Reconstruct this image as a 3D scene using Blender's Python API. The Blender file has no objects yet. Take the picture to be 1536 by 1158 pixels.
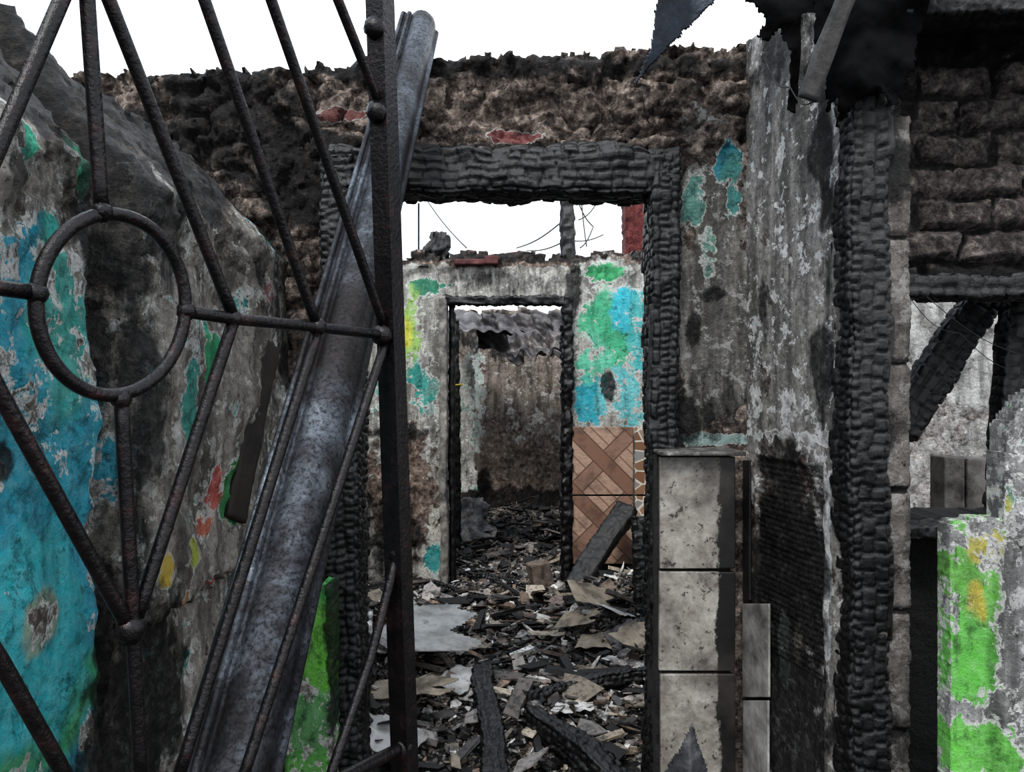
import bpy, math, random
from mathutils import Vector, noise
random.seed(3)
F=1150.; CX=768.; CY=579.; H=1.6
CAM=Vector((0,0,H))
def P(px,py,d): return Vector(((px-CX)/F*d, d, H-(py-CY)/F*d))
def C(r,g,b):
    f=lambda c:(c/255/12.92 if c/255<=.04045 else ((c/255+.055)/1.055)**2.4)
    return (f(r),f(g),f(b),1.0)
def fr(p,s,o=4): return noise.fractal(Vector(p)*s,1.0,2.0,o)
def nz(x,y,z=0.0): return noise.noise(Vector((x,y,z)))
def clamp(x,a=0.,b=1.): return a if x<a else b if x>b else x
def lerp(a,b,t): return a+(b-a)*t

# ------------------------------------------------------------ materials
class M:
    def __init__(s,name):
        s.m=bpy.data.materials.new(name); s.m.use_nodes=True
        s.t=s.m.node_tree; s.b=s.t.nodes['Principled BSDF']
        s.co=s.t.nodes.new('ShaderNodeTexCoord').outputs['Object']
    def N(s,t): return s.t.nodes.new(t)
    def put(s,sock,v):
        if isinstance(v,bpy.types.NodeSocket): s.t.links.new(v,sock)
        else: sock.default_value=v
    def math(s,op,a,b=0.,c=None,cl=False):
        n=s.N('ShaderNodeMath'); n.operation=op; n.use_clamp=cl
        s.put(n.inputs[0],a); s.put(n.inputs[1],b)
        if c is not None: s.put(n.inputs[2],c)
        return n.outputs[0]
    def mix(s,f,a,b,bl='MIX'):
        n=s.N('ShaderNodeMix'); n.data_type='RGBA'; n.blend_type=bl
        s.put(n.inputs[0],f); s.put(n.inputs[6],a); s.put(n.inputs[7],b); return n.outputs[2]
    def noise(s,sc,de=6,ro=.6,vec=None,di=0.,out='Fac'):
        n=s.N('ShaderNodeTexNoise'); s.put(n.inputs['Vector'],vec or s.co)
        n.inputs['Scale'].default_value=sc; n.inputs['Detail'].default_value=de
        n.inputs['Roughness'].default_value=ro; n.inputs['Distortion'].default_value=di
        return n.outputs[out]
    def vmap(s,scale,rot=(0,0,0),loc=(0,0,0)):
        n=s.N('ShaderNodeMapping'); s.put(n.inputs[0],s.co); n.inputs['Scale'].default_value=scale
        n.inputs['Rotation'].default_value=rot; n.inputs['Location'].default_value=loc; return n.outputs[0]
    def warp(s,sc,amt):
        n=s.N('ShaderNodeVectorMath'); n.operation='MULTIPLY_ADD'; s.put(n.inputs[0],s.noise(sc,3,.6,out='Color')); n.inputs[1].default_value=(amt,)*3; s.put(n.inputs[2],s.co); return n.outputs[0]
    def voro(s,sc,feat='F1',vec=None,out='Distance'):
        n=s.N('ShaderNodeTexVoronoi'); n.feature=feat; s.put(n.inputs['Vector'],vec or s.co)
        n.inputs['Scale'].default_value=sc; return n.outputs[out]
    def ramp(s,f,stops):
        n=s.N('ShaderNodeValToRGB'); s.put(n.inputs[0],f); e=n.color_ramp.elements
        while len(e)<len(stops): e.new(.5)
        for i,(p,c) in enumerate(stops): e[i].position=p; e[i].color=c
        return n.outputs[0]
    def mr(s,v,a,b,c=0.,d=1.):
        n=s.N('ShaderNodeMapRange'); s.put(n.inputs[0],v)
        for i,x in enumerate((a,b,c,d)): n.inputs[i+1].default_value=x
        return n.outputs[0]
    def attr(s,name):
        n=s.N('ShaderNodeAttribute'); n.attribute_name=name; return n
    def bump(s,h,dist=.01,st=1.):
        n=s.N('ShaderNodeBump'); s.put(n.inputs['Height'],h); n.inputs['Distance'].default_value=dist
        n.inputs['Strength'].default_value=st; s.put(s.b.inputs['Normal'],n.outputs[0])
    def fin(s,col,rough=.8,metal=0.,spec=.5):
        s.put(s.b.inputs['Base Color'],col); s.put(s.b.inputs['Roughness'],rough)
        s.put(s.b.inputs['Metallic'],metal); s.b.inputs['Specular IOR Level'].default_value=spec
        return s.m

def wallmat(name,b1,b2,b3,p1,p2,fl=(215,215,212),sootc=(9,10,12),bd=.012,flecks=.5,S=1.,cellv=.14):
    m=M(name)
    a=m.attr('M'); sp=m.N('ShaderNodeSeparateColor'); m.put(sp.inputs[0],a.outputs['Color'])
    pc,so,pl=sp.outputs[0],sp.outputs[1],sp.outputs[2]
    PC=m.attr('PC').outputs['Color']
    wv=m.warp(25*S,.05/S)
    cell=m.N('ShaderNodeSeparateColor'); m.put(cell.inputs[0],m.voro(40*S,'F1',vec=wv,out='Color'))
    cell2=m.N('ShaderNodeSeparateColor'); m.put(cell2.inputs[0],m.voro(15*S,'F1',vec=wv,out='Color'))
    cr=m.math('MULTIPLY_ADD',cell.outputs[0],.13,m.math('MULTIPLY_ADD',cell2.outputs[1],.12,-.125))
    nA=m.math('ADD',m.noise(8*S,8,.72,di=.3),m.math('MULTIPLY',cr,.6))
    nB=m.math('ADD',m.noise(12*S,8,.74,vec=m.vmap((1,1,.7),loc=(3,5,1)),di=.3),cr)
    nC=m.noise(45*S,7,.72); nS=m.noise(5.5,7,.7,vec=m.vmap((1.6,1.6,.6),loc=(9,2,7)))
    st=m.noise(16,6,.65,vec=m.vmap((1,1,.12)))
    def lay(n,cov,k,off=0.):
        x=m.math('MULTIPLY_ADD',cov,.85,-.925+off); x=m.math('ADD',n,x)
        return m.math('MULTIPLY_ADD',x,k,.5,cl=True)
    nC2=m.math('MULTIPLY_ADD',cell.outputs[1],.12,m.math('MULTIPLY_ADD',cell2.outputs[2],cellv,m.math('ADD',nC,-.06-cellv/2)))
    base=m.ramp(nC2,[(.32,C(*b1)),(.47,C(*b2)),(.62,C(*b3)),(.72,C(*[min(235,x*1.35) for x in b3]))])
    mp=lay(nA,pl,30); mw=lay(nB,pc,26,.07); mt=lay(nB,pc,34,-.005)
    plc=m.mix(m.mr(nC,.35,.65),C(*p1),C(*p2))
    plc=m.mix(m.mr(st,.42,.6,0,.7),plc,C(p1[0]*.4,p1[1]*.4,p1[2]*.4))
    pits=m.math('GREATER_THAN',m.noise(60,3,.8,vec=m.vmap((1,1,1),loc=(2,8,4))),.64)
    plc=m.mix(m.math('MULTIPLY',pits,.8),plc,C(*b1))
    col=m.mix(mp,base,plc)
    fk=m.math('MULTIPLY',m.math('GREATER_THAN',m.math('ADD',m.noise(20,8,.78,vec=m.vmap((1,1,1),loc=(1,1,9))),cr),.585),m.math('MULTIPLY',mp,flecks))
    col=m.mix(fk,col,C(*fl))
    col=m.mix(m.math('MULTIPLY',mw,.72),col,C(*fl))
    pcv=m.mix(m.mr(nC,.35,.75,0,.45),PC,m.mix(.4,PC,C(225,230,225)))
    pcv=m.mix(m.mr(st,.48,.64,0,.55),pcv,m.mix(.7,PC,C(30,32,34)))
    pcv=m.mix(m.mr(m.noise(20,7,.75,vec=m.vmap((1,1,1),loc=(4,4,4))),.52,.64,0,.8),pcv,m.mix(.8,PC,C(26,28,30)))
    col=m.mix(mt,col,pcv)
    s=lay(nS,so,7)
    s=m.math('MULTIPLY',s,m.mr(nC,.3,.7,1.0,.8))
    col=m.mix(s,col,C(*sootc))
    h=m.math('MULTIPLY_ADD',mp,.5,m.math('MULTIPLY',mw,.22))
    h=m.math('MULTIPLY_ADD',nC,1.1,h)
    h=m.math('MULTIPLY_ADD',cell.outputs[1],.3,h)
    m.bump(h,bd,1.)
    return m.fin(col,m.mr(s,0,1,.85,.5),0,.35)

mat_left=wallmat('plaster_left',(42,37,34),(90,82,75),(136,127,118),(118,114,108),(176,170,162))
mat_front=wallmat('masonry_front',(32,28,27),(88,78,72),(140,128,119),(114,112,107),(164,161,154),bd=.017,cellv=.22,flecks=.35)
mat_mid=wallmat('plaster_middle',(46,38,35),(104,90,82),(144,130,120),(154,151,144),(204,202,196),S=.7)
mat_pier=wallmat('plaster_pier',(32,29,28),(76,71,67),(116,111,106),(116,113,110),(172,169,166),fl=(222,222,222),flecks=.75)
mat_brick=wallmat('sooty_brick',(26,23,24),(70,64,62),(110,102,98),(82,77,74),(112,106,102),flecks=.05,bd=.016,cellv=.16)
mat_dark=wallmat('burnt_wall',(6,6,7),(14,13,14),(28,26,26),(30,28,28),(50,48,48),flecks=.1)
mat_pale=wallmat('pale_roughcast',(96,88,82),(196,190,186),(240,238,235),(238,236,233),(250,250,249),bd=.05,S=.8)

def charmat():
    m=M('charred_wood'); n=m.noise(90,6,.7); n2=m.noise(12,7,.7)
    c=m.ramp(n2,[(.35,C(4,4,5)),(.55,C(13,13,15)),(.68,C(28,28,31)),(.78,C(62,61,62))])
    m.bump(n,.0035,1.)
    return m.fin(c,m.mr(n,.3,.7,.26,.55),0,.6)
MCHAR=charmat()
def simple(name,c1,c2,sc=20,rough=.8,metal=0.,bd=.003,c3=None,spec=.5):
    m=M(name); n=m.noise(sc,8,.65)
    st=[(.35,C(*c1)),(.6,C(*c2))]
    if c3: st.append((.72,C(*c3)))
    m.bump(m.noise(sc*4,5,.7),bd,.8)
    return m.fin(m.ramp(n,st),rough,metal,spec)
def attrmat(name,bd=.004):
    m=M(name); PC=m.attr('PC').outputs['Color']; n=m.noise(40,7,.7)
    c=m.mix(m.mr(n,.48,.62,0,.8),PC,m.mix(.85,PC,C(12,12,12)))
    c=m.mix(m.mr(m.noise(5,7,.65),.5,.6,0,.82),c,C(12,12,13))
    m.bump(n,bd,.9); return m.fin(c,.6,0,.5)
MSHARD=attrmat('debris_mixed')
def tinmat():
    m=M('burnt_tin'); n=m.noise(9,8,.65); n2=m.noise(60,6,.7)
    c=m.ramp(n,[(.32,C(30,28,30)),(.48,C(84,80,82)),(.6,C(130,125,122)),(.72,C(92,74,64))])
    c=m.mix(m.mr(n2,.52,.66,0,.8),c,C(20,18,18)); m.bump(n2,.003,.7)
    return m.fin(c,.55,.25)
MTIN=tinmat()
MTIND=simple('dark_tin',(12,15,21),(28,36,48),12,.45,.5,.003,(56,64,78))
def gatemat():
    m=M('gate_paint'); n=m.noise(28,8,.7); n2=m.noise(160,4,.6)
    c=m.ramp(n,[(.35,C(10,9,11)),(.55,C(24,19,21)),(.66,C(50,31,31)),(.76,C(80,60,55))])
    m.bump(m.math('MULTIPLY_ADD',n,.7,n2),.002,.9)
    return m.fin(c,m.mr(n2,.3,.7,.22,.42),.25,.5)
MGATE=gatemat()
def chanmat():
    m=M('sooted_galvanised_steel')
    n=m.noise(5,9,.74,di=.4); n2=m.noise(110,6,.75); n3=m.noise(2.5,5,.65,vec=m.vmap((1,1,1),loc=(0,7,3)))
    c=m.ramp(n,[(.32,C(14,14,16)),(.46,C(52,53,58)),(.6,C(100,106,114)),(.72,C(150,156,163))])
    c=m.mix(m.mr(n3,.46,.6,0,.88),c,C(34,27,25))
    c=m.mix(m.mr(n2,.46,.62,0,.88),c,C(14,14,16))
    m.bump(n2,.0025,.9)
    return m.fin(c,m.mr(n2,.3,.7,.25,.58),.65)
MCHAN=chanmat()

# ------------------------------------------------------------ mesh helpers
def mkobj(name,vs,fs,mat,smooth=None,attrs=None,parent=None):
    me=bpy.data.meshes.new(name); me.from_pydata([tuple(v) for v in vs],[],fs)
    if smooth is not None:
        me.polygons.foreach_set('use_smooth',smooth if isinstance(smooth,list) else [smooth]*len(fs))
    if attrs:
        for k,v in attrs.items():
            at=me.color_attributes.new(k,'FLOAT_COLOR','POINT')
            at.data.foreach_set('color',[x for c in v for x in c])
    me.materials.append(mat); me.update()
    o=bpy.data.objects.new(name,me); bpy.context.collection.objects.link(o)
    if parent: o.parent=parent
    return o
class PL:
    def __init__(s,o,U,V=(0,0,1)):
        s.o=Vector(o); s.U=Vector(U).normalized(); s.V=Vector(V).normalized()
        s.N=s.U.cross(s.V)
        if (CAM-s.o).dot(s.N)<0: s.N=-s.N
    def uv(s,px,py):
        d=Vector(((px-CX)/F,1,-(py-CY)/F)); t=(s.o-CAM).dot(s.N)/d.dot(s.N)
        p=CAM+d*t-s.o; return p.dot(s.U),p.dot(s.V)
    def at(s,u,v,n=0.): return s.o+s.U*u+s.V*v+s.N*n
    def px(s,px,py,n=0.):
        u,v=s.uv(px,py); return s.at(u,v,n)
def painter(pl,base,blobs):
    L=[]
    for b in blobs:
        x,y,rx,ry=b[:4]; u,v=pl.uv(x,y); ru=abs(pl.uv(x+rx,y)[0]-pl.uv(x-rx,y)[0])/2; rv=abs(pl.uv(x,y-ry)[1]-pl.uv(x,y+ry)[1])/2
        L.append((u,v,ru,rv)+tuple(b[4:]))
    def f(u,v):
        p,s,m,col=base; col=C(*col)
        w0=.35*nz(u*9,v*9)+.25*nz(u*25,v*25,4)
        for b in L:
            dx=(u-b[0])/b[2]; dy=(v-b[1])/b[3]
            if dx*dx+dy*dy>4: continue
            d=math.sqrt(dx*dx+dy*dy)+w0; w=clamp((1.4-d)/.85)
            if w<=0: continue
            if b[4]=='p':
                p=lerp(p,b[5],w)
                if w>.03: c=C(*b[6]); k=clamp(w*3); col=tuple(lerp(col[i],c[i],k) for i in range(4))
            elif b[4]=='s': s=lerp(s,b[5],w)
            else: m=lerp(m,b[5],w)
        return (p,s,m,1.),col
    return f
def wall(name,pl,u0,u1,v0,v1,cell,mask,disp,thick,mat,paint,jit=.3,parent=None):
    nu=int((u1-u0)/cell)+1; nv=int((v1-v0)/cell)+1; du=(u1-u0)/nu; dv=(v1-v0)/nv
    cellm=[[ (mask is None or mask(u0+(i+.5)*du,v0+(j+.5)*dv)) for j in range(nv)] for i in range(nu)]
    vs=[];A=[];B=[];idx={}
    def vt(i,j,k):
        key=(i,j,k)
        if key in idx: return idx[key]
        u=u0+i*du; v=v0+j*dv
        ju=jit*cell*nz(i*1.7+3.1,j*1.3,1.5)*2; jv=jit*cell*nz(i*1.3,j*1.9+2.2,7.5)*2
        if k==0: p=pl.at(u+ju,v+jv,disp(u,v))
        else: p=pl.at(u+ju,v+jv,-thick if thick>.01 else disp(u,v)-thick)
        idx[key]=len(vs); vs.append(p); a,b=paint(u,v); A.append(a); B.append(b); return idx[key]
    fs=[];sm=[]
    flip=pl.U.cross(pl.V).dot(pl.N)<0
    def add(q,s): fs.append(q[::-1] if flip else q); sm.append(s)
    g=lambda i,j:0<=i<nu and 0<=j<nv and cellm[i][j]
    for i in range(nu):
        for j in range(nv):
            if not cellm[i][j]: continue
            add([vt(i,j,0),vt(i+1,j,0),vt(i+1,j+1,0),vt(i,j+1,0)],True)
            add([vt(i,j+1,1),vt(i+1,j+1,1),vt(i+1,j,1),vt(i,j,1)],False)
            if not g(i-1,j): add([vt(i,j,0),vt(i,j+1,0),vt(i,j+1,1),vt(i,j,1)],False)
            if not g(i+1,j): add([vt(i+1,j+1,0),vt(i+1,j,0),vt(i+1,j,1),vt(i+1,j+1,1)],False)
            if not g(i,j-1): add([vt(i+1,j,0),vt(i,j,0),vt(i,j,1),vt(i+1,j,1)],False)
            if not g(i,j+1): add([vt(i,j+1,0),vt(i+1,j+1,0),vt(i+1,j+1,1),vt(i,j+1,1)],False)
    return mkobj(name,vs,fs,mat,sm,{'M':A,'PC':B},parent)
def stone(u,v,s=9.,a=.03,off=0.):
    d=noise.voronoi(Vector((u*s+.4*nz(u*9,v*9),v*s*1.4+.4*nz(u*9,v*9,5),off)))[0]
    return a*(min(d[1]-d[0],.22)/.22-.6)+a*.5*fr((u,v,off),14,3)
def rough(u,v,a=.01,s=5,off=0.): return a*fr((u,v,off),s,5)

def beam(name,p0,p1,w,d,res=.008,char=.006,mat=None,side=None,bl=(.04,.03),bend=.012,parent=None,taper=1.,irr=.08):
    p0=Vector(p0);p1=Vector(p1);D=p1-p0;L=D.length;D.normalize()
    side=Vector(side) if side else Vector((1,0,0))
    side=(side-D*side.dot(D)).normalized(); B=D.cross(side)
    per=2*(w+d); n=max(12,int(per/res)); m=max(2,int(L/res)); ro=random.random()*50
    sec=[]
    for i in range(n):
        q=i/n*per
        if q<w: x,y=-w/2+q,-d/2
        elif q<w+d: x,y=w/2,-d/2+(q-w)
        elif q<2*w+d: x,y=w/2-(q-w-d),d/2
        else: x,y=-w/2,d/2-(q-2*w-d)
        rr=min(w,d)*.18; cx=max(-w/2+rr,min(w/2-rr,x)); cy=max(-d/2+rr,min(d/2-rr,y))
        vx,vy=x-cx,y-cy; l_=math.hypot(vx,vy)
        if l_>rr: x=cx+vx/l_*rr; y=cy+vy/l_*rr
        nx_,ny_=(vx/l_,vy/l_) if l_>1e-6 else (0,0)
        sec.append((x,y,nx_,ny_,q))
    nc=max(4,round(per/bl[0])); cw=per/nc
    vs=[];fs=[]
    for j in range(m+1):
        t=j/m; l=t*L; sc=lerp(1,taper,t)
        c=p0+D*l+side*bend*nz(l*2.2+ro,0,1)+B*bend*nz(l*2.2+ro,5,2)
        for i in range(n):
            x,y,nx_,ny_,s=sec[i]; x*=sc;y*=sc
            o=side*nx_+B*ny_
            k=1+irr*fr((x*6+ro,y*6,l*4),1.5,3)*2
            h=0
            if char:
                ws=s+.012*nz(l*14,s*10,ro); wl=l+.010*nz(s*22,l*10,ro+9)
                ci=math.floor(ws/cw); off=(math.sin((ci%nc)*12.9+ro)*43.7)%1; sz=bl[1]*(.7+.7*((math.sin((ci%nc)*5.9+ro)*31.7)%1))
                q=wl/sz+off; cj=math.floor(q)
                ex=(ws/cw-ci); ex=min(ex,1-ex)*cw; ey=(q-cj); ey=min(ey,1-ey)*sz
                rnd=(math.sin((ci%nc)*78.2+cj*37.7+ro)*937.1)%1
                if rnd<.2: ex+=.004
                if rnd>.8: ey+=.004
                ed=min(1,min(ex,ey)/.0055)
                h=char*(ed-1)*1.6+char*1.1*(rnd-.5)+char*.3*nz(s*30,l*30,ro)
            vs.append(c+(side*x+B*y)*k+o*h)
    for j in range(m):
        for i in range(n):
            i2=(i+1)%n; fs.append([j*n+i,j*n+i2,(j+1)*n+i2,(j+1)*n+i])
    nf=len(fs)
    fs.append(list(range(n))[::-1]); fs.append([m*n+i for i in range(n)])
    return mkobj(name,vs,fs,mat or MCHAR,[True]*nf+[False]*2,None,parent)
def tube_data(pts,r,n=10,closed=False):
    vs=[];fs=[];m=len(pts); prev=None
    for k,p in enumerate(pts):
        a=pts[(k-1)%m] if (k or closed) else p; b=pts[(k+1)%m] if (k<m-1 or closed) else p
        D=(b-a).normalized(); s=D.cross(Vector((0,0,1)) if abs(D.z)<.9 else Vector((1,0,0))) if prev is None else prev-D*prev.dot(D)
        s.normalize(); prev=s; B=D.cross(s); rr=r[k] if isinstance(r,list) else r
        for i in range(n):
            an=2*math.pi*i/n; vs.append(p+s*math.cos(an)*rr+B*math.sin(an)*rr)
    for k in range(m if closed else m-1):
        k2=(k+1)%m
        for i in range(n): fs.append([k*n+i,k*n+(i+1)%n,k2*n+(i+1)%n,k2*n+i])
    if not closed: fs.append(list(range(n))[::-1]); fs.append([(m-1)*n+i for i in range(n)])
    return vs,fs
def joinmesh(parts):
    V=[];Fc=[]
    for v,f in parts:
        o=len(V); V+=v; Fc+=[[i+o for i in q] for q in f]
    return V,Fc
def boxd(c,x,y,z):
    c=Vector(c); vs=[c+x*a+y*b+z*d for a in(-1,1) for b in(-1,1) for d in(-1,1)]
    return vs,[[0,1,3,2],[4,6,7,5],[0,4,5,1],[2,3,7,6],[0,2,6,4],[1,5,7,3]]
def bevel(o,w=.003,seg=2):
    b=o.modifiers.new('b','BEVEL'); b.width=w; b.segments=seg; b.limit_method='ANGLE'
def sheet(name,p00,p10,p01,waves,amp,crump=.02,cs=3.,mat=None,nu=90,nv=50,tear=None,parent=None):
    p00,p10,p01=Vector(p00),Vector(p10),Vector(p01); U=p10-p00;V=p01-p00;N=U.cross(V).normalized()
    vs=[];fs=[]; ro=random.random()*30
    for i in range(nu+1):
        for j in range(nv+1):
            u=i/nu;v=j/nv
            vs.append(p00+U*u+V*v+N*(amp*math.sin(u*waves*2*math.pi)+crump*fr((u*U.length+ro,v*V.length,0),cs,4))+V.normalized()*.02*nz(u*6,v*3,ro))
    for i in range(nu):
        for j in range(nv):
            if tear and not tear(i/nu,j/nv): continue
            a=i*(nv+1)+j; fs.append([a,a+nv+1,a+nv+2,a+1])
    o=mkobj(name,vs,fs,mat or MTIN,True,None,parent)
    s=o.modifiers.new('s','SOLIDIFY'); s.thickness=.003
    return o
def plate(name,pts,depth,mat,cr=.03,cell=.008,U=(1,0,0),fold=0.):
    pl=PL((0,depth,0),U); q=[pl.uv(*p) for p in pts]
    def inside(u,v):
        u+=.004*nz(u*40,v*40); v+=.004*nz(u*40,v*40,5)
        r=False; n=len(q)
        for i in range(n):
            (a,b),(c,d)=q[i],q[(i+1)%n]
            if (b>v)!=(d>v) and u<(c-a)*(v-b)/(d-b)+a: r=not r
        return r
    us=[a for a,b in q]; vv=[b for a,b in q]; um=(min(us)+max(us))/2
    return wall(name,pl,min(us),max(us),min(vv),max(vv),cell,inside,lambda u,v: cr*fr((u,v,depth),6,3)+fold*abs(u-um),.003,mat,lambda u,v:((.4,.2,.7,1),C(120,150,140)),jit=.4)

# ------------------------------------------------------------ ground
def gh(x,y):
    h=.07+.06*fr((x,y,0),1.6,4)+.02*fr((x,y,5),9,3)
    if y>2.3: h+=.10*clamp((y-2.3)/1.0)*(1+.2*abs(x))
    h+=.22*math.exp(-((x+.75)**2/.10+(y-3.9)**2/.5)) + .22*math.exp(-((x-.75)**2/.12+(y-4.6)**2/.6))
    h+=.18*math.exp(-((x+.05)**2/.5+(y-7.6)**2/.5))
    return max(h,.02)
def G(px,py,lift=0.):
    d=1.5
    while d<9:
        p=P(px,py,d)
        if p.z<gh(p.x,p.y)+lift: return p
        d+=.01
    return P(px,py,9)
def gmat():
    m=M('ash_ground'); v=m.voro(55,'F1',out='Color'); n=m.noise(5,8,.7); n2=m.noise(50,7,.75)
    vd=m.voro(38,'DISTANCE_TO_EDGE')
    sc=m.N('ShaderNodeSeparateColor'); m.put(sc.inputs[0],v)
    c=m.ramp(sc.outputs[0],[(.0,C(20,20,21)),(.3,C(60,58,57)),(.55,C(114,110,106)),(.8,C(178,174,168)),(1.,C(118,100,88))])
    c=m.mix(m.mr(n,.48,.58,0,.88),c,C(12,12,13)); c=m.mix(m.mr(n2,.53,.65,0,.82),c,C(16,16,17))
    m.bump(m.math('MULTIPLY_ADD',m.mr(vd,0,.12),.8,n2),.02,1.); return m.fin(c,.7)
MGROUND=gmat()
vs=[];fs=[];x0,x1,y0,y1=-3.2,3.4,-.4,9.6;cl=.045;nx=int((x1-x0)/cl);ny=int((y1-y0)/cl)
for i in range(nx+1):
    for j in range(ny+1):
        x=x0+i*cl;y=y0+j*cl;vs.append((x,y,gh(x,y)))
for i in range(nx):
    for j in range(ny):
        a=i*(ny+1)+j;fs.append([a,a+ny+1,a+ny+2,a+1])
mkobj('floor',vs,fs,MGROUND,True)
mkobj('ground',[(-30,-30,0),(30,-30,0),(30,40,0),(-30,40,0)],[[0,1,2,3]],MGROUND)

PAL=[(190,187,184),(216,214,212),(168,162,157),(138,133,130),(110,106,103),(76,73,73),(22,22,24),(142,131,117),(34,33,35),(108,92,80),(20,20,22),(148,142,140),(12,12,13),(228,226,223),(86,82,80),(176,165,150),(156,134,118),(28,27,28),(118,104,98)]
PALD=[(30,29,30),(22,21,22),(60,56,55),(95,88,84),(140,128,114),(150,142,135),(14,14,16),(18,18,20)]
def shards(name,n,region,smin,smax,parent=None,lift=.0,pal=PAL,thin=(.003,.010),tilt=.3,pw=1.7,thinness=.1):
    vs=[];fs=[];col=[]
    for _ in range(n):
        x,y=region(); s=smin*(smax/smin)**(random.random()**pw)
        z=gh(x,y)+lift+random.random()*.02
        k=random.choice((4,4,4,5,6)); th=random.uniform(*thin)*(1 if random.random()<.85 else 3)
        asp=random.uniform(.2,1.) if random.random()<.8 else thinness; rz=random.random()*6.28
        tl=random.gauss(0,tilt); t2=random.gauss(0,tilt)
        U=Vector((math.cos(rz),math.sin(rz),math.sin(tl))).normalized(); W=Vector((-math.sin(rz),math.cos(rz),math.sin(t2)));W=(W-U*W.dot(U)).normalized();N=U.cross(W)
        a0=random.random(); o=len(vs); f_=random.uniform(.65,1.12); c=tuple(q*f_ for q in C(*random.choice(pal))[:3])+(1,)
        z+=abs(U.z)*s*.4
        for q in range(k):
            a=2*math.pi*(q+a0+random.uniform(-.3,.3))/k; r=s*random.uniform(.6,1.15)/1.4
            p=Vector((x,y,z))+U*math.cos(a)*r+W*math.sin(a)*r*asp
            vs.append(p+N*th/2);vs.append(p-N*th/2);col+= [c,c]
        fs.append([o+2*q for q in range(k)]);fs.append([o+2*q+1 for q in range(k)][::-1])
        for q in range(k):
            r2=(q+1)%k;fs.append([o+2*q,o+2*q+1,o+2*r2+1,o+2*r2])
    return mkobj(name,vs,fs,MSHARD,False,{'PC':col},parent)
def planks(name,n,region,parent,pal):
    vs=[];fs=[];col=[]
    for _ in range(n):
        x,y=region(); L=random.uniform(.10,.28); w=random.uniform(.012,.035); th=random.uniform(.004,.012)
        rz=random.random()*3.14; tz=random.gauss(0,.18)
        U=Vector((math.cos(rz),math.sin(rz),tz)).normalized(); W=Vector((-math.sin(rz),math.cos(rz),random.gauss(0,.2)));W=(W-U*W.dot(U)).normalized();N=U.cross(W)
        c0=Vector((x,y,gh(x,y)+.03+abs(tz)*L*.5)); c=C(*random.choice(pal)); o=len(vs)
        v,f=boxd(c0,U*L/2,W*w,N*th)
        for i,q in enumerate(v): v[i]=q+U*random.uniform(-.03,.03)+W*random.uniform(-.006,.006)
        vs+=v; fs+=[[i+o for i in q] for q in f]; col+=[c]*8
    return mkobj(name,vs,fs,MSHARD,False,{'PC':col},parent)
def reg_main():
    while 1:
        y=random.uniform(2.75,5.3); x=random.uniform(-1.05,1.05)
        if y<2.95 and not(-.45<x<.38): continue
        return x,y
def reg_sill(): return random.uniform(-.4,.36),random.uniform(2.3,2.8)
def reg_back(): return random.uniform(-1.1,1.0),random.uniform(6.0,8.2)
rub=bpy.data.objects.new('rubble_pile',None); bpy.context.collection.objects.link(rub)
shards('fragments_small',9500,reg_main,.012,.065,rub)
shards('fragments_sill',500,reg_sill,.012,.06,rub)
shards('fragments_large',520,reg_main,.06,.17,rub,lift=.015,tilt=.25)
planks('broken_slats',130,reg_main,rub,PAL[3:]+PALD+PALD)
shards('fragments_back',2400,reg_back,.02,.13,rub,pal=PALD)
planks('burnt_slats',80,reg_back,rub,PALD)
shards('fragments_doorway',500,lambda:(random.uniform(-.42,.36),random.uniform(5.3,6.0)),.02,.09,rub)

# ------------------------------------------------------------ front wall
FY=2.6
pf=PL((0,FY,0),(1,0,0))
fx=lambda px:(px-CX)/F*FY
xL,xR=fx(500),fx(1012); zTop=2.375
def mfront(u,v):
    top=lerp(2.655,2.765,clamp((u+1.19)/2.03))+.018*nz(u*9,0,2)+.012*nz(u*30,0,8)+.006*nz(u*70,0,8)
    if v>top: return False
    return not (xL<u<xR and v<zTop)
paintF=painter(pf,(0,.30,.10,(120,60,50)),[
  (690,98,560,22,'s',.68),(340,180,130,90,'s',.68),(480,260,90,60,'s',.98),(760,230,300,12,'s',.72),(860,110,60,26,'s',.72),
  (660,185,80,32,'s',.04),(900,168,160,46,'s',.08),(1050,160,60,40,'s',.16),(515,174,60,20,'s',.05),
  (515,174,46,11,'p',.85,(116,62,58)),(772,207,42,13,'p',.88,(126,64,63)),(1100,205,40,10,'s',.9),
  (1068,450,64,250,'m',.84),(1068,450,64,250,'s',.2),
  (1040,300,26,80,'p',.52,(100,155,145)),(1092,242,22,34,'p',.9,(24,145,162)),(1100,300,16,60,'p',.55,(80,160,155)),(1060,380,20,50,'p',.47,(115,165,150)),
  (1070,440,26,14,'s',.75),(1040,500,14,30,'s',.6),(1070,600,50,60,'s',.5),(1025,620,20,50,'s',.7),(1070,660,60,12,'p',.75,(160,185,180)),(1070,225,20,14,'m',.1)])
def dfront(u,v):
    if u>xR-.02 and v<2.42: return rough(u,v,.010,6)
    d=noise.voronoi(Vector((u*24+.5*nz(u*30,v*30),v*26,2)))[0]
    return stone(u,v,6.5,.035)+.025*fr((u,v,3),5,3)+.012*(min(d[1]-d[0],.3)/.3-.5)+ (.03 if v<2.44 and abs(u)<.6 else 0)
wall('wall_front',pf,-1.55,fx(1140),0,2.84,.0105,mfront,dfront,.24,mat_front,paintF)

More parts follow.
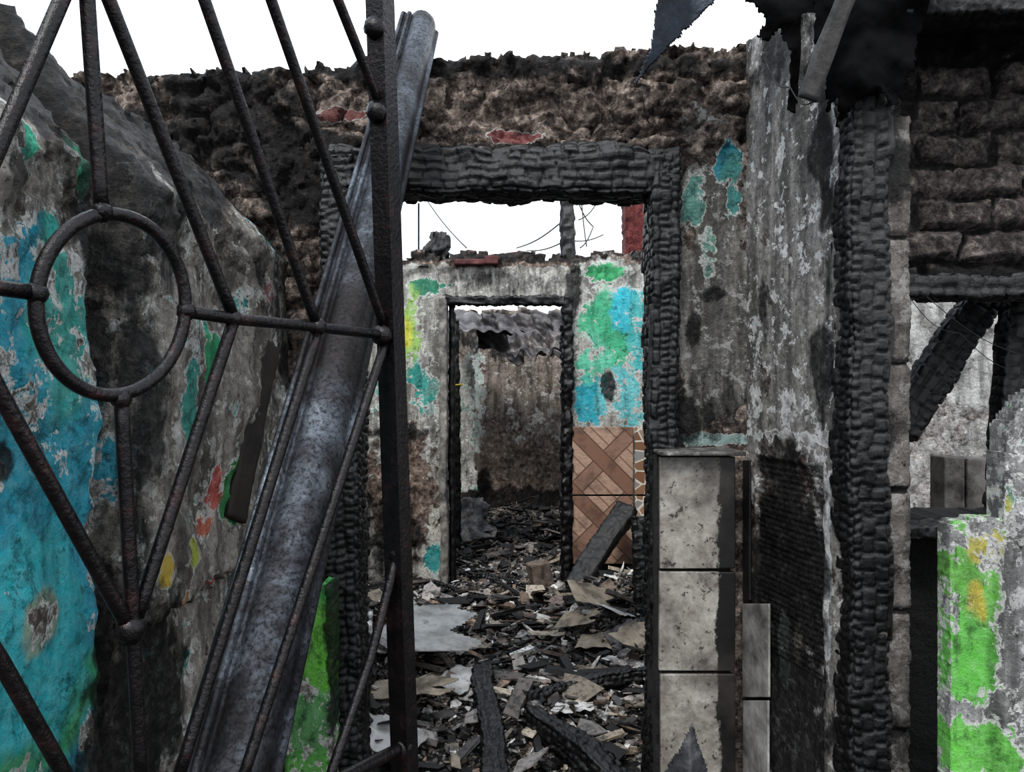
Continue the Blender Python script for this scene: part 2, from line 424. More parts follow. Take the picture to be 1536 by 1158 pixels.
fr_=bpy.data.objects.new('burnt_door_frame',None); bpy.context.collection.objects.link(fr_)
beam('lintel',P(500,262,2.60),P(1012,262,2.60),.165,.17,.0052,.007,side=(0,0,1),parent=fr_,bl=(.030,.045),irr=.12)
beam('jamb_1',Vector((fx(992),2.60,.0)),Vector((fx(992),2.60,2.37)),.10,.17,.0052,.007,side=(1,0,0),parent=fr_,bl=(.034,.032))
beam('jamb_2',Vector((fx(528),2.60,.0)),Vector((fx(512),2.60,2.36)),.12,.17,.0058,.007,side=(1,0,0),parent=fr_,bl=(.034,.032))

# ------------------------------------------------------------ left wall
pL=PL((-.75,0,0),(0,1,0))
paintL=painter(pL,(.30,.26,.62,(45,150,150)),[
  (60,120,140,260,'m',.6),(60,120,140,260,'s',.42),
  (70,820,115,340,'p',.72,(30,158,182)),(30,1090,110,80,'p',.72,(60,168,118)),(60,640,75,95,'p',.58,(24,148,168)),(40,420,50,115,'p',.56,(24,150,172)),
  (50,960,70,140,'p',.74,(48,182,192)),(100,470,40,120,'p',.52,(50,155,145)),(60,930,26,34,'p',.38,(150,170,150)),(15,690,14,26,'s',.8),
  (130,250,12,44,'p',.75,(36,190,140)),(40,200,12,34,'p',.7,(60,190,155)),(80,340,14,34,'p',.62,(36,170,160)),
  (180,800,26,420,'s',.6),(165,300,30,200,'s',.7),(165,1050,16,150,'s',.75),
  (210,330,60,100,'s',.62),(300,250,60,80,'s',.5),(215,600,18,120,'s',.64),
  (300,700,90,220,'m',.78),(300,690,50,150,'s',.15),
  (298,535,13,38,'p',.85,(28,160,108)),(262,620,11,64,'p',.68,(64,162,150)),(383,345,9,38,'p',.78,(44,160,160)),
  (335,735,16,46,'p',.86,(26,124,58)),(308,735,10,48,'p',.72,(190,88,80)),(295,790,14,20,'p',.66,(192,108,84)),(218,850,9,28,'p',.7,(208,180,72)),
  (255,905,10,14,'p',.7,(216,150,44)),(300,890,12,22,'p',.72,(194,82,62)),(270,830,8,24,'p',.66,(170,180,74)),(372,440,12,20,'p',.55,(150,104,104)),
  (420,420,50,200,'s',.55),(200,1090,80,160,'s',.7),(270,1050,50,120,'s',1.)])
def paintL2(u,v):
    a,b=paintL(u,v); t=clamp((v-2.0+.12*nz(u*5,v*5))/.12)
    return (a[0]*(1-t),lerp(a[1],.93,t),a[2]*(1-t),1.),b
def dleft(u,v):
    h=.018*fr((u,v,0),4,5)+.006*fr((u,v,2),30,3)
    g=math.exp(-((u-1.455-.03*nz(v*3,1))/.045)**2); h-=.10*g
    if u>1.5: h+=.035+.03*fr((u,v,9),3,3)
    if u>1.5 and v<1.12+.05*nz(u*14,2): h-=.11
    if v>2.0: h-= (v-2.0)*.85
    if v>1.9: h+=.016*fr((u,v,7),24,3)
    return h
wall('wall_left',pL,.35,2.45,0,2.75,.0115,lambda u,v: v<2.27+.42*clamp((1.62-u)/.42)+.03*nz(u*7,1)+.015*nz(u*25,4),dleft,.62,mat_left,paintL2)

pS=PL((0,2.36,0),(1,0,0))
paintS=painter(pS,(.5,.35,.8,(85,165,60)),[(470,900,60,30,'p',.62,(80,175,90)),(480,980,50,60,'p',.72,(105,184,60)),(460,1080,60,40,'p',.56,(90,155,90)),(500,960,12,200,'s',.7)])
wall('wall_stub',pS,-.70,-.555,0,1.02,.012,lambda u,v: v<1.0+(u+.555)*1.1+.03*nz(u*30,1),lambda u,v:rough(u,v,.008,8),.10,mat_left,paintS)

# ------------------------------------------------------------ metal gate
g0=Vector((-.668*.70,.70,0)); g1=Vector((-.157*1.26,1.26,0))
pg=PL(g0,g1-g0)
parts=[]
def rod(pts,r=.0076):
    q=[pg.px(*p) for p in pts]
    out=[]
    for a,b in zip(q[:-1],q[1:]):
        k=max(2,int((b-a).length/.03))
        for i in range(k): out.append(a.lerp(b,i/k))
    out.append(q[-1]); parts.append(tube_data(out,r,12))
ring=[pg.px(166+112*math.cos(t),457+136*math.sin(t)) for t in [2*math.pi*i/56 for i in range(56)]]
parts.append(tube_data(ring,.0072,12,True))
for a in ([(-90,418),(56,440)],[(278,467),(350,478),(475,491),(580,503)],[(-60,350),(0,215),(118,-60)],[(153,322),(127,-60)],
  [(350,475),(140,-60)],[(475,488),(286,-60)],[(578,495),(386,-60)],[(574,168),(483,-60)],
  [(-60,475),(0,590),(195,945)],[(182,596),(200,945),(212,1180)],[(350,482),(204,930)],[(477,495),(268,1165)],[(580,508),(360,1180)],
  [(596,830),(555,990),(488,1185)],[(-60,900),(0,990),(110,1185)]): rod(a)
rod([(-60,1420),(212,1300),(488,1180),(608,1118)],.010)
pt=pg.px(566,-120); pb=pg.px(612,1290)
pb2=Vector((pb.x+.02,pb.y,0.02))
for a,b in ((pb2,pb),(pb,pt)):
    c=(a+b)/2; d=(b-a)/2; s=d.cross(pg.N).normalized(); n2=s.cross(d).normalized()
    parts.append(boxd(c,s*.0165,n2*.0165,d))
def blob(p,r):
    vs=[];fs=[];n=10;m=8
    for j in range(m+1):
        for i in range(n):
            th=math.pi*j/m;ph=2*math.pi*i/n;rr=r*(1+.2*nz(i*1.3+p.x*9,j*1.1,p.z*9)); vs.append(p+Vector((math.sin(th)*math.cos(ph),math.sin(th)*math.sin(ph),math.cos(th)))*rr)
    for j in range(m):
        for i in range(n): fs.append([j*n+i,j*n+(i+1)%n,(j+1)*n+(i+1)%n,(j+1)*n+i])
    parts.append((vs,fs))
for x,y,r in ((54,440,.011),(280,467,.011),(153,318,.011),(182,600,.011),(350,478,.011),(476,491,.013),(574,503,.017),(196,945,.016),(566,168,.0178),(562,42,.0178),(596,830,.0175),(604,1122,.02)): blob(pg.px(x,y),r)
V,Fc=joinmesh(parts); go=mkobj('metal_gate',V,Fc,MGATE,False); go.data.polygons.foreach_set('use_smooth',[len(p.vertices)==4 and p.area<.001 for p in go.data.polygons])

# ------------------------------------------------------------ leaning folded-steel channel
B0=P(352,1158,1.116); T0=P(634,30,2.55); Dc=(T0-B0)
B0=B0-Dc*.56; Dc=T0-B0; Lc=Dc.length; D=Dc.normalized()
mid=(B0+T0)/2; n=(CAM-mid); n=(n-D*n.dot(D)).normalized(); a=n.cross(D)
if a.x<0: a=-a
prof=[(-.082,-.035),(-.082,.004),(-.078,.010),(-.072,.010),(-.069,.0),(-.063,-.002),(-.060,.012),(-.056,.016),(-.050,.016),(-.047,.006),(-.042,.006),(-.038,.014),
 (-.028,.026),(-.014,.034),(.004,.037),(.020,.034),(.034,.026),(.044,.014),(.050,.000),(.054,-.014),(.060,-.018),(.066,-.020),(.069,-.026),(.069,-.055),(.060,-.06),(-.06,-.06),(-.074,-.055)]
vs=[];fs=[];m=150;k=len(prof)
for j in range(m+1):
    t=j/m;l=t*Lc
    for i,(x,y) in enumerate(prof):
        dn=.004*fr((x*8,l*1.5,1),1.6,3)+.0012*fr((x*30,l*8,4),1.5,2)
        s=lerp(1.05,.9,t)
        vs.append(B0+D*l+a*(x*s)+n*(y*s+dn))
for j in range(m):
    for i in range(k): fs.append([j*k+i,j*k+(i+1)%k,(j+1)*k+(i+1)%k,(j+1)*k+i])
o0=len(vs)
for j in (m,m-12):
    for i,(x,y) in enumerate(prof): vs.append(B0+D*(Lc*j/m)+a*(x*.78)+n*((y+.01)*.8-.01))
for i in range(k):
    fs.append([m*k+i,m*k+(i+1)%k,o0+(i+1)%k,o0+i]); fs.append([o0+i,o0+(i+1)%k,o0+k+(i+1)%k,o0+k+i])
fs.append([o0+k+i for i in range(k)])
fs.append(list(range(k))[::-1])
mkobj('steel_channel',vs,fs,MCHAN,True)

# ------------------------------------------------------------ middle wall
MY=5.6
pm=PL((0,MY,0),(1,0,0)); mx=lambda px:(px-CX)/F*MY; mz=lambda py:H-(py-CY)/F*MY
def mtop(u): return 2.56+.06*nz(u*5,3)+.04*nz(u*17,6)-(.05 if u<-.75 else 0)
def mmid(u,v):
    if v>mtop(u): return False
    return not (mx(672)<u<mx(853) and v<mz(452))
paintM=painter(pm,(.25,.24,.8,(120,170,150)),[
  (770,385,330,14,'m',.0),(770,385,330,10,'s',.7),(760,425,110,20,'m',.9),(760,425,110,20,'s',.5),(760,425,110,20,'p',0,(120,120,120)),
  (915,520,62,130,'m',.95),(915,520,62,130,'p',.46,(195,205,198)),(915,520,62,130,'s',.2),
  (912,500,36,48,'p',.7,(66,182,136)),(945,460,24,32,'p',.64,(50,188,206)),(905,412,30,12,'p',.78,(50,165,105)),(890,560,22,50,'p',.58,(100,200,168)),
  (885,605,22,30,'p',.7,(36,172,190)),(935,600,32,40,'p',.56,(110,200,206)),(912,580,12,28,'s',.66),(960,500,14,60,'p',.58,(80,188,190)),
  (612,520,52,110,'m',.92),(640,430,36,14,'p',.72,(36,130,100)),(612,505,24,60,'p',.6,(155,192,105)),(635,590,22,45,'p',.6,(50,172,160)),(580,600,22,40,'p',.56,(120,180,168)),(610,500,6,20,'p',.7,(205,205,70)),
  (650,740,20,130,'p',.5,(160,190,185)),(600,740,56,100,'m',.25),(600,740,56,100,'p',0,(100,80,70)),(600,650,60,12,'s',.7),(590,800,60,70,'s',.6),(648,835,14,18,'p',.75,(36,150,150)),
  (860,430,12,40,'s',.6),(900,820,60,60,'s',.8)])
def dmid(u,v):
    r=rough(u,v,.012,5)
    if v>2.42: r+=stone(u,v,7,.03)
    if v<1.26 and u<-.7: r+=stone(u,v,6,.03)-.01
    return r
wall('wall_middle',pm,-2.4,2.4,0,2.72,.026,mmid,dmid,.22,mat_mid,paintM)
parts=[]
for i in range(80):
    x=random.uniform(-1.2,1.2); s=random.uniform(.02,.055); r=random.random()*3
    if -.63<x<-.48 or .33<x<.48: continue
    z=mtop(x)-.022
    parts.append(boxd((x,MY+random.uniform(.04,.16),z+s*.4),Vector((math.cos(r),math.sin(r),.2))*s,Vector((-math.sin(r),math.cos(r),0))*s*.7,Vector((0,.1,1))*s*.5))
V,Fc=joinmesh(parts); o=mkobj('loose_bricks',V,Fc,simple('brick_bits',(24,20,20),(72,58,54),15,.85,c3=(120,110,104)),False); bevel(o,.008,2)
o=mkobj('broken_bricks',*joinmesh([boxd(P(705,394,5.575),Vector((.11,0,0)),Vector((0,.05,0)),Vector((0,0,.02))),boxd(P(737,391,5.575),Vector((.05,0,0)),Vector((0,.05,0)),Vector((0,0,.03)))]),simple('red_brick',(60,36,36),(104,62,60),14,.85,c3=(130,104,98))); bevel(o,.008,2)
beam('charred_stump',P(652,405,5.66),P(655,350,5.68),.2,.16,.02,.02,bl=(.06,.05),irr=.35,bend=.05,taper=.65)
beam('charred_post',P(852,392,5.7),P(850,288,5.72),.11,.11,.018,.012,bl=(.04,.04))
mf=bpy.data.objects.new('door_frame',None); bpy.context.collection.objects.link(mf)
MGW=simple('weathered_wood',(66,63,60),(140,137,131),14,.8,c3=(180,177,171))
beam('jamb_left',Vector((mx(667),MY-.03,.1)),Vector((mx(666),MY-.03,mz(446))),.06,.12,.02,.004,parent=mf,mat=MGW,bl=(.02,.3))
beam('jamb_left_inner',Vector((mx(678),MY+.05,.1)),Vector((mx(677),MY+.05,mz(450))),.045,.12,.02,.008,parent=mf)
beam('jamb_right',Vector((mx(850),MY,.1)),Vector((mx(850),MY,mz(446))),.08,.16,.016,.014,parent=mf,irr=.15)
beam('head',P(664,452,MY-.01),P(857,452,MY-.01),.065,.14,.016,.012,side=(0,0,1),parent=mf,irr=.15)

def tilemat():
    m=M('wood_tile'); sx=m.N('ShaderNodeSeparateXYZ'); m.put(sx.inputs[0],m.co); x,z=sx.outputs[0],sx.outputs[2]
    s=.45
    A=m.math('FRACT',m.math('MULTIPLY_ADD',m.math('ADD',x,z),1/s,-1.72/s+.5)); B=m.math('FRACT',m.math('MULTIPLY_ADD',m.math('SUBTRACT',x,z),1/s,.396/s+.5))
    da=m.math('ABSOLUTE',m.math('SUBTRACT',A,.5)); db=m.math('ABSOLUTE',m.math('SUBTRACT',B,.5))
    g=m.noise(24,6,.6,vec=m.vmap((1,1,6),rot=(0,.78,0)))
    c=m.mix(m.math('LESS_THAN',m.math('PINGPONG',m.math('ADD',x,z),.055),.007),C(184,156,138),C(136,106,90))
    c=m.mix(m.math('LESS_THAN',db,.16),c,C(152,122,106)); c=m.mix(m.math('LESS_THAN',m.math('ABSOLUTE',m.math('SUBTRACT',db,.16)),.014),c,C(102,78,66))
    c=m.mix(m.math('LESS_THAN',da,.16),c,C(138,106,90)); c=m.mix(m.math('LESS_THAN',m.math('ABSOLUTE',m.math('SUBTRACT',da,.16)),.014),c,C(102,78,66))
    c=m.mix(m.mr(g,.4,.65,0,.4),c,C(114,92,80)); c=m.mix(m.mr(m.noise(5),.5,.68,0,.7),c,C(54,48,46))
    return m.fin(c,.4)
wt=bpy.data.objects.new('wall_tiles',None); bpy.context.collection.objects.link(wt)
MT=tilemat()
def tile(name,x0,y0,x1,y1,d,mat,par,th=.012,rot=0):
    a=P(x0,y1,d);b=P(x1,y0,d);c=(a+b)/2
    vs,f=boxd(c,Vector(((b.x-a.x)/2-.002,0,0)),Vector((0,th/2,0)),Vector((0,0,(b.z-a.z)/2-.002)))
    if rot:
        r=[]
        for v in vs:
            q=v-c; r.append(c+Vector((q.x*math.cos(rot)-q.z*math.sin(rot),q.y,q.x*math.sin(rot)+q.z*math.cos(rot))))
        vs=r
    o=mkobj(name,vs,f,mat,False,None,par); bevel(o,.003,2); return o
tile('tile_1',858,640,950,742,5.56,MT,wt); tile('tile_2',858,744,950,846,5.56,MT,wt)
def stonemat():
    m=M('stone_tile'); c=m.voro(11,'F1',out='Color'); s=m.N('ShaderNodeSeparateColor'); m.put(s.inputs[0],c); e=m.voro(11,'DISTANCE_TO_EDGE')
    c=m.ramp(s.outputs[0],[(0,C(120,84,62)),(.5,C(160,132,106)),(1,C(140,140,138))]); c=m.mix(m.math('LESS_THAN',e,.05),c,C(205,200,190))
    return m.fin(c,.5)
MS=stonemat(); tile('tile_3',952,640,1040,742,5.56,MS,wt); tile('tile_4',952,744,1040,846,5.56,MS,wt)

# ------------------------------------------------------------ back wall, tin sheet
BY=8.5; pb_=PL((0,BY,0),(1,0,0))
paintB=painter(pb_,(.1,.28,.6,(150,170,160)),[(770,620,70,80,'m',.62),(770,700,80,50,'m',.35),(770,752,90,20,'s',.85),(716,600,18,90,'p',.56,(175,190,186)),(716,600,24,110,'s',.05),(800,620,50,60,'p',.34,(190,180,165)),(770,500,90,36,'s',.7),(715,740,22,40,'s',.85)])
wall('wall_back',pb_,-2.4,2.6,0,2.6,.04,lambda u,v: v<2.44+.06*nz(u*4,1) ,lambda u,v: rough(u,v,.02,4),.25,
  wallmat('plaster_back',(66,56,51),(122,108,98),(154,140,130),(134,123,115),(168,157,148),S=.6),paintB)
MTP=simple('pale_tin',(34,33,35),(104,100,101),7,.6,.1,c3=(158,155,155))
sheet('hanging_roof_tin',P(714,478,7.6),P(862,462,7.1),P(728,590,7.3),6,.028,.16,3.,nu=120,nv=70,mat=MTP,tear=lambda u,v: v<.42+.3*nz(u*5,2)+u*.28 and not(u<.12 and v>.5))
sheet('hanging_roof_tin',P(760,500,6.9),P(858,500,6.7),P(772,560,6.5),4,.03,.14,4.,nu=90,nv=40,mat=MTIN,tear=lambda u,v: v<.5+.3*nz(u*5,7)+.3*u)
sheet('torn_roof_tin',P(672,470,7.9),P(860,476,7.9),P(672,496,7.2),9,.018,.06,3.,nu=110,nv=18,mat=MTP)
plate('plaster_pier',[(690,545),(704,528),(712,560),(710,640),(716,735),(690,740)],8.1,mat_mid,.02,.03)
beam('charred_stud',Vector((P(684,0,6.6).x,6.6,.1)),P(681,480,6.6),.09,.09,.02,.01)
V,Fc=tube_data([P(676,578,6.4),P(693,577,6.5)],.008,8); mkobj('yellow_pipe',V,Fc,simple('yellow_plastic',(150,128,30),(190,168,50),10,.5))

pw=PL((-1.5,0,0),(0,1,0)); flat=lambda u,v:((.3,.45,.7,1.),C(110,160,140))
wall('wall_side_left',pw,2.86,8.5,0,2.7,.06,lambda u,v: v<2.45+.1*nz(u*3,1),lambda u,v:rough(u,v,.02,4),.2,mat_mid,flat)
pw=PL((1.22,0,0),(0,1,0))
wall('wall_side_right',pw,2.86,8.5,0,2.7,.06,lambda u,v: v<2.45+.1*nz(u*3,2),lambda u,v:rough(u,v,.02,4),.2,mat_mid,flat)

# ------------------------------------------------------------ right-hand pier (return of front wall)
pa=Vector((fx(1120),2.6,0)); pbb=Vector((.905,2.12,0)); pp=PL(pa,pbb-pa); Lp=(pbb-pa).length
paintP=painter(pp,(.0,.25,.92,(150,190,180)),[
  (1190,100,70,90,'s',.6),(1200,60,60,60,'s',.72),(1150,60,20,50,'m',.5),(1190,330,60,270,'s',.27),(1226,230,14,36,'s',.75),(1238,300,12,260,'s',.6),(1234,560,16,90,'s',.7),(1150,470,14,180,'m',.6),(1145,480,10,60,'s',.6),
  (1170,250,10,120,'p',.45,(205,205,205)),(1185,655,70,12,'p',.7,(205,205,205)),(1190,610,50,40,'p',.42,(205,205,205)),(1135,560,10,200,'p',.35,(190,200,195)),
  (1175,840,60,165,'m',.05),(1175,840,60,165,'s',.74),(1175,840,60,160,'p',0,(100,90,90)),(1205,730,16,46,'p',.66,(128,100,96)),(1240,860,7,200,'p',.72,(210,210,210)),(1175,1080,60,120,'s',.75),(1172,970,8,60,'p',.9,(190,192,190)),(1150,700,20,14,'s',.8)])
def dpier(u,v):
    h=.006*fr((u,v,0),6,5)
    if v<1.37 and .06<u<.42:
        h-=.008+.003*math.sin(v*2*math.pi/.018+3*nz(u*5,v*2)) if v>.75 else .01
    return h
wall('wall_pier',pp,-.01,Lp,0,2.82,.007,lambda u,v: v<lerp(2.77,2.66,u/Lp)+.02*nz(u*14,3),dpier,.05,mat_pier,paintP)

tp=bpy.data.objects.new('tiled_pillar',None); bpy.context.collection.objects.link(tp)
def ceramic():
    m=M('dirty_ceramic'); n=m.noise(12,8,.76,di=.3); n2=m.noise(3.5,7,.65); sx=m.N('ShaderNodeSeparateXYZ'); m.put(sx.inputs[0],m.co)
    c=m.ramp(n,[(.32,C(88,82,77)),(.45,C(136,130,123)),(.64,C(172,168,161)),(.75,C(206,204,200))])
    c=m.mix(m.math('MULTIPLY',m.math('GREATER_THAN',m.noise(38,5,.8),.60),.85),c,C(26,24,24))
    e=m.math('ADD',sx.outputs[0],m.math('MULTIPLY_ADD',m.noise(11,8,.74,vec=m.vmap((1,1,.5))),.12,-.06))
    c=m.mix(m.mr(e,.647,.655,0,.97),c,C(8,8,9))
    c=m.mix(m.mr(n2,.48,.62,0,.68),c,C(62,57,54))
    m.bump(n,.002,.5); return m.fin(c,.42)
MCER=ceramic()
TY=2.44
core=mkobj('core',*boxd((P(1042,0,TY).x+.0,TY+.10,.69),Vector((.118,0,0)),Vector((0,.085,0)),Vector((0,0,.69))),simple('mortar',(16,15,15),(50,47,46),12,.9,bd=.01),False,None,tp)
for i,(y0,y1) in enumerate(((684,853),(856,1006),(1009,1160),(1163,1330))): tile('tile_%d'%i,988+[0,-1,1,0][i],y0,1103,y1,TY,MCER,tp,.018,rot=[.004,-.006,.005,0][i])
MCER2=simple('side_ceramic',(100,98,96),(172,170,167),9,.4,c3=(196,195,193))
def ptile(name,x0,y0,x1,y1,n_,mat,par,th=.008):
    q=[pp.px(x0,y0,n_),pp.px(x1,y0+0,n_),pp.px(x1,y1,n_),pp.px(x0,y1,n_)]
    q2=[v-pp.N*th for v in q]
    o=mkobj(name,q+q2,[[0,1,2,3],[7,6,5,4],[0,4,5,1],[1,5,6,2],[2,6,7,3],[3,7,4,0]],mat,False,None,par); bevel(o,.002,2); return o
sd=bpy.data.objects.new('side_tiles',None); bpy.context.collection.objects.link(sd)
MCB=simple('soot_ceramic',(16,16,18),(44,42,42),9,.45,c3=(110,108,105))
ptile('tile_a',1122,690,1132,900,.02,MCB,sd); ptile('tile_b',1122,905,1162,1045,.022,MCER2,sd); ptile('tile_c',1122,1050,1160,1250,.020,MCER2,sd)
vs,f=boxd((P(1048,0,2.45).x,2.49,1.388),Vector((.135,0,0)),Vector((0,.10,0)),Vector((0,0,.006))); o=mkobj('ledge',vs,f,simple('ledge_plaster',(20,19,19),(120,118,114),22,.8,bd=.02,c3=(200,198,195)),False,None,tp); bevel(o,.004,2)
plate('metal_scrap',[(1038,1083),(1046,1110),(1066,1165),(1085,1340),(985,1340),(1003,1165),(1026,1115)],2.2,simple('scrap_tin',(46,46,50),(110,112,116),9,.4,.6,c3=(160,160,162)),.01,.0045,fold=-.6)

# ------------------------------------------------------------ far right masonry
beam('charred_post',Vector((.963,2.10,0)),Vector((.955,2.10,2.72)),.118,.12,.0055,.007,bl=(.034,.034))
def bl_disp(rows,amp=.016):
    def f(u,v):
        d=min(abs(v-r-.006*nz(u*14,r*9)) for r in rows)
        return rough(u,v,.010,12)-amp*math.exp(-(d/.008)**2)
    return f
pk=PL((0,2.06,0),(1,0,0)); kz=lambda py:H-(py-CY)/F*2.06; kx=lambda px:(px-CX)/F*2.06
paintK=painter(pk,(0,.24,.6,(100,90,80)),[(1340,250,40,70,'s',.66),(1318,700,6,700,'s',.6),(1340,640,30,40,'s',.5),(1350,1080,30,40,'s',.5)]+[(1340,y,40,4,'s',.85) for y in (355,545,735,918,1098)])
wall('brick_pillar',pk,kx(1316),kx(1365),0,kz(175),.008,lambda u,v: True,bl_disp([kz(y) for y in(355,545,735,918,1098,1290)]),.16,
  wallmat('sooty_block',(44,40,39),(98,92,88),(132,126,121),(102,96,92),(134,128,123),flecks=.2),paintK)
def brick_disp(w,h,amp=.02,wob=.012):
    def f(u,v):
        v2=v+wob*nz(u*5,v*3)+wob*.8*nz(u*13,v*13,4); r=math.floor(v2/h); u2=u+wob*1.5*nz(u*9,v*12,8); x=u2/w+(.5 if r%2 else 0)+.25*nz(r*3.3,1); c=math.floor(x)
        e=min(min(x-c,1-x+c)*w,min(v2/h-r,1-v2/h+r)*h)
        rn=(math.sin(c*12.3+r*45.1)*431.7)%1
        return amp*(min(1,e/.02)-1)+.04*(rn-.5)*min(1,e/.02)+rough(u,v,.014,14)
    return f
pu=PL((0,2.24,0),(1,0,0)); uz=lambda py:H-(py-CY)/F*2.24; ux=lambda px:(px-CX)/F*2.24
paU=painter(pu,(0,.26,.2,(90,80,75)),[(1450,50,200,40,'s',.7),(1370,150,14,100,'s',.6),(1450,412,120,16,'s',.7),(1470,230,90,90,'s',.1)])
bdU=brick_disp(.22,.098,.034,.016)
def paintU(u,v):
    a,b=paU(u,v); h=bdU(u,v); k=clamp((-.014-h)/.02)
    return (a[0],lerp(a[1],.85,k),a[2],1.),b
wall('wall_right',pu,ux(1355),2.3,uz(425),2.66,.0085,lambda u,v: True,bdU,.2,mat_brick,paintU)
beam('charred_lintel',P(1340,432,2.2),P(1760,432,2.2),.07,.14,.0065,.0065,side=(0,0,1))
wall('wall_below_window',pu,ux(1345),2.3,0,uz(778),.016,lambda u,v: True,lambda u,v:rough(u,v,.012,6),.2,mat_dark,lambda u,v:((0,.75,.3,1),C(20,20,20)))
beam('charred_sill',P(1345,792,2.19),P(1700,792,2.19),.045,.16,.008,.006,side=(0,0,1))
beam('charred_rafter',P(1486,425,2.55),P(1345,645,2.5),.12,.08,.0065,.008,side=(1,0,0),bl=(.04,.04))
beam('charred_rafter',P(1532,430,2.45),P(1500,790,2.4),.095,.07,.0065,.008,side=(1,0,0),bl=(.04,.04))
pq=PL((0,4.0,0),(1,0,0))
wall('wall_outer_right',pq,1.5,4.2,0,3.1,.025,lambda u,v: v<2.75+.2*nz(u*3,1) ,lambda u,v: rough(u,v,.03,9),.2,mat_pale,
  painter(pq,(0,.0,.45,(200,200,200)),[(1440,520,60,60,'m',.95),(1380,480,30,40,'m',.9),(1440,740,90,40,'s',.2)]))
bb=[]
for x0,y0,x1,y1 in((1405,684,1436,775),(1438,686,1475,772)):
    a_=P(x0,y1,2.9);b_=P(x1,y0,2.9); bb.append(boxd((a_+b_)/2,Vector(((b_.x-a_.x)/2,0,0)),Vector((0,.05,0)),Vector((0,0,(b_.z-a_.z)/2))))
a_=P(1300,778,2.9); bb.append(boxd((a_.x+.55,2.9,a_.z/2),Vector((.55,0,0)),Vector((0,.07,0)),Vector((0,0,a_.z/2))))
o=mkobj('low_block_wall',*joinmesh(bb),simple('grey_block',(80,74,72),(158,152,146),8,.9,bd=.01)); bevel(o,.006,2)
pG=PL((0,1.7,0),(1,0,0)); gz=lambda py:H-(py-CY)/F*1.7; gx=lambda px:(px-CX)/F*1.7
def mG(u,v):
    px=u/1.7*F+CX; t=[(1410,786),(1500,774),(1504,640),(1536,595),(1600,560)]
    y=788
    for (a0,b0),(a1,b1) in zip(t[:-1],t[1:]):
        if a0<=px<=a1: y=lerp(b0,b1,(px-a0)/(a1-a0))
    if px>1600: y=560
    return v<gz(y)+.006*nz(u*60,2)
paintG=painter(pG,(.34,.24,.9,(90,180,70)),[(1470,880,48,95,'p',.6,(104,172,70)),(1480,820,24,24,'p',.6,(190,180,90)),(1465,930,12,50,'p',.58,(184,174,64)),(1450,1000,38,64,'p',.66,(98,182,72)),(1470,1130,60,44,'p',.68,(106,190,76)),(1510,740,8,26,'p',.64,(186,182,60)),(1515,900,16,110,'m',.9),(1515,900,14,110,'p',.1,(180,180,180)),(1525,690,20,60,'p',.38,(110,150,140)),(1434,950,7,200,'s',.45)])
wall('wall_stub.001',pG,gx(1425),gx(1760),0,gz(555),.007,mG,lambda u,v:rough(u,v,.006,9)+(.012 if u>gx(1500) else 0),.05,
   wallmat('plaster_green_stub',(60,57,54),(106,101,96),(150,146,140),(128,130,128),(174,174,172)),paintG,jit=.1)

# ------------------------------------------------------------ roof remains
MROOF=simple('sooty_roof',(4,4,5),(11,11,13),8,.85,0,.004,spec=.12)
sheet('roof_sheet',(.93,1.98,2.74),(2.6,1.98,2.74),(.93,2.5,2.68),14,.018,.03,2.,mat=MROOF,nu=160,nv=40)
beam('roof_joist',(.95,2.05,2.62),(2.5,2.05,2.62),.10,.10,.008,.0065,side=(0,0,1))
beam('roof_joist',(1.08,1.95,2.68),(1.04,2.5,2.60),.10,.10,.008,.0065,side=(1,0,0))
plate('burnt_roof_felt',[(1105,-40),(1112,8),(1130,14),(1150,30),(1138,52),(1150,60),(1170,42),(1182,70),(1183,160),(1192,172),(1206,120),(1212,90),(1226,60),(1244,40),(1270,-40)],2.3,MROOF,.04)
plate('burnt_roof_felt',[(1215,-60),(1226,60),(1236,120),(1244,168),(1252,140),(1262,185),(1285,150),(1310,140),(1345,160),(1372,90),(1400,-60)],2.0,MROOF,.05)
plate('hanging_tin_scrap',[(990,-60),(1130,-60),(1072,2),(1030,44),(1000,74),(975,100),(946,136),(958,112),(974,78),(980,40)],2.35,MTIND,.008,.005,fold=.15)
beam('splintered_plank',P(1215,150,1.97),P(1285,-40,1.92),.05,.02,.012,0,mat=simple('grey_wood',(26,25,25),(70,68,67),18,.7))

# ------------------------------------------------------------ boards, logs, bigger debris
MPLY=simple('scorched_board',(16,14,13),(40,31,25),7,.7,c3=(92,64,36))
beam('scorched_plank',P(405,515,2.2),P(352,780,1.97),.075,.02,.012,.003,mat=MPLY,side=(.35,.9,0),irr=.1,bl=(.02,.2))
MCEM=simple('fibre_cement',(120,118,115),(190,188,186),5,.75,c3=(50,49,48),bd=.006)
MWB=simple('dirty_board',(80,72,64),(160,148,132),8,.8,c3=(34,31,29),bd=.006)
def slab(name,px,py,rz,tx,ty,a_,b_,mat,lift=.05,cr=.03):
    c=G(px,py,lift); U=Vector((math.cos(rz),math.sin(rz),tx)).normalized(); W=Vector((-math.sin(rz),math.cos(rz),ty)); W=(W-U*W.dot(U)).normalized()
    return sheet(name,c-U*a_-W*b_,c+U*a_-W*b_,c-U*a_+W*b_,3,.003,cr,3,mat=mat,nu=40,nv=30,tear=lambda u,v: not(u>.88+.25*nz(v*4,1) or v>.9+.2*nz(u*4,7)))
slab('cement_sheet',622,935,.12,-.04,.12,.32,.30,MCEM,.10,.012)
slab('cement_sheet',600,1030,-.2,.15,.2,.26,.08,MWB,.08,.01)
slab('cement_sheet',575,1100,1.1,.2,.2,.10,.16,MCEM,.06,.01)
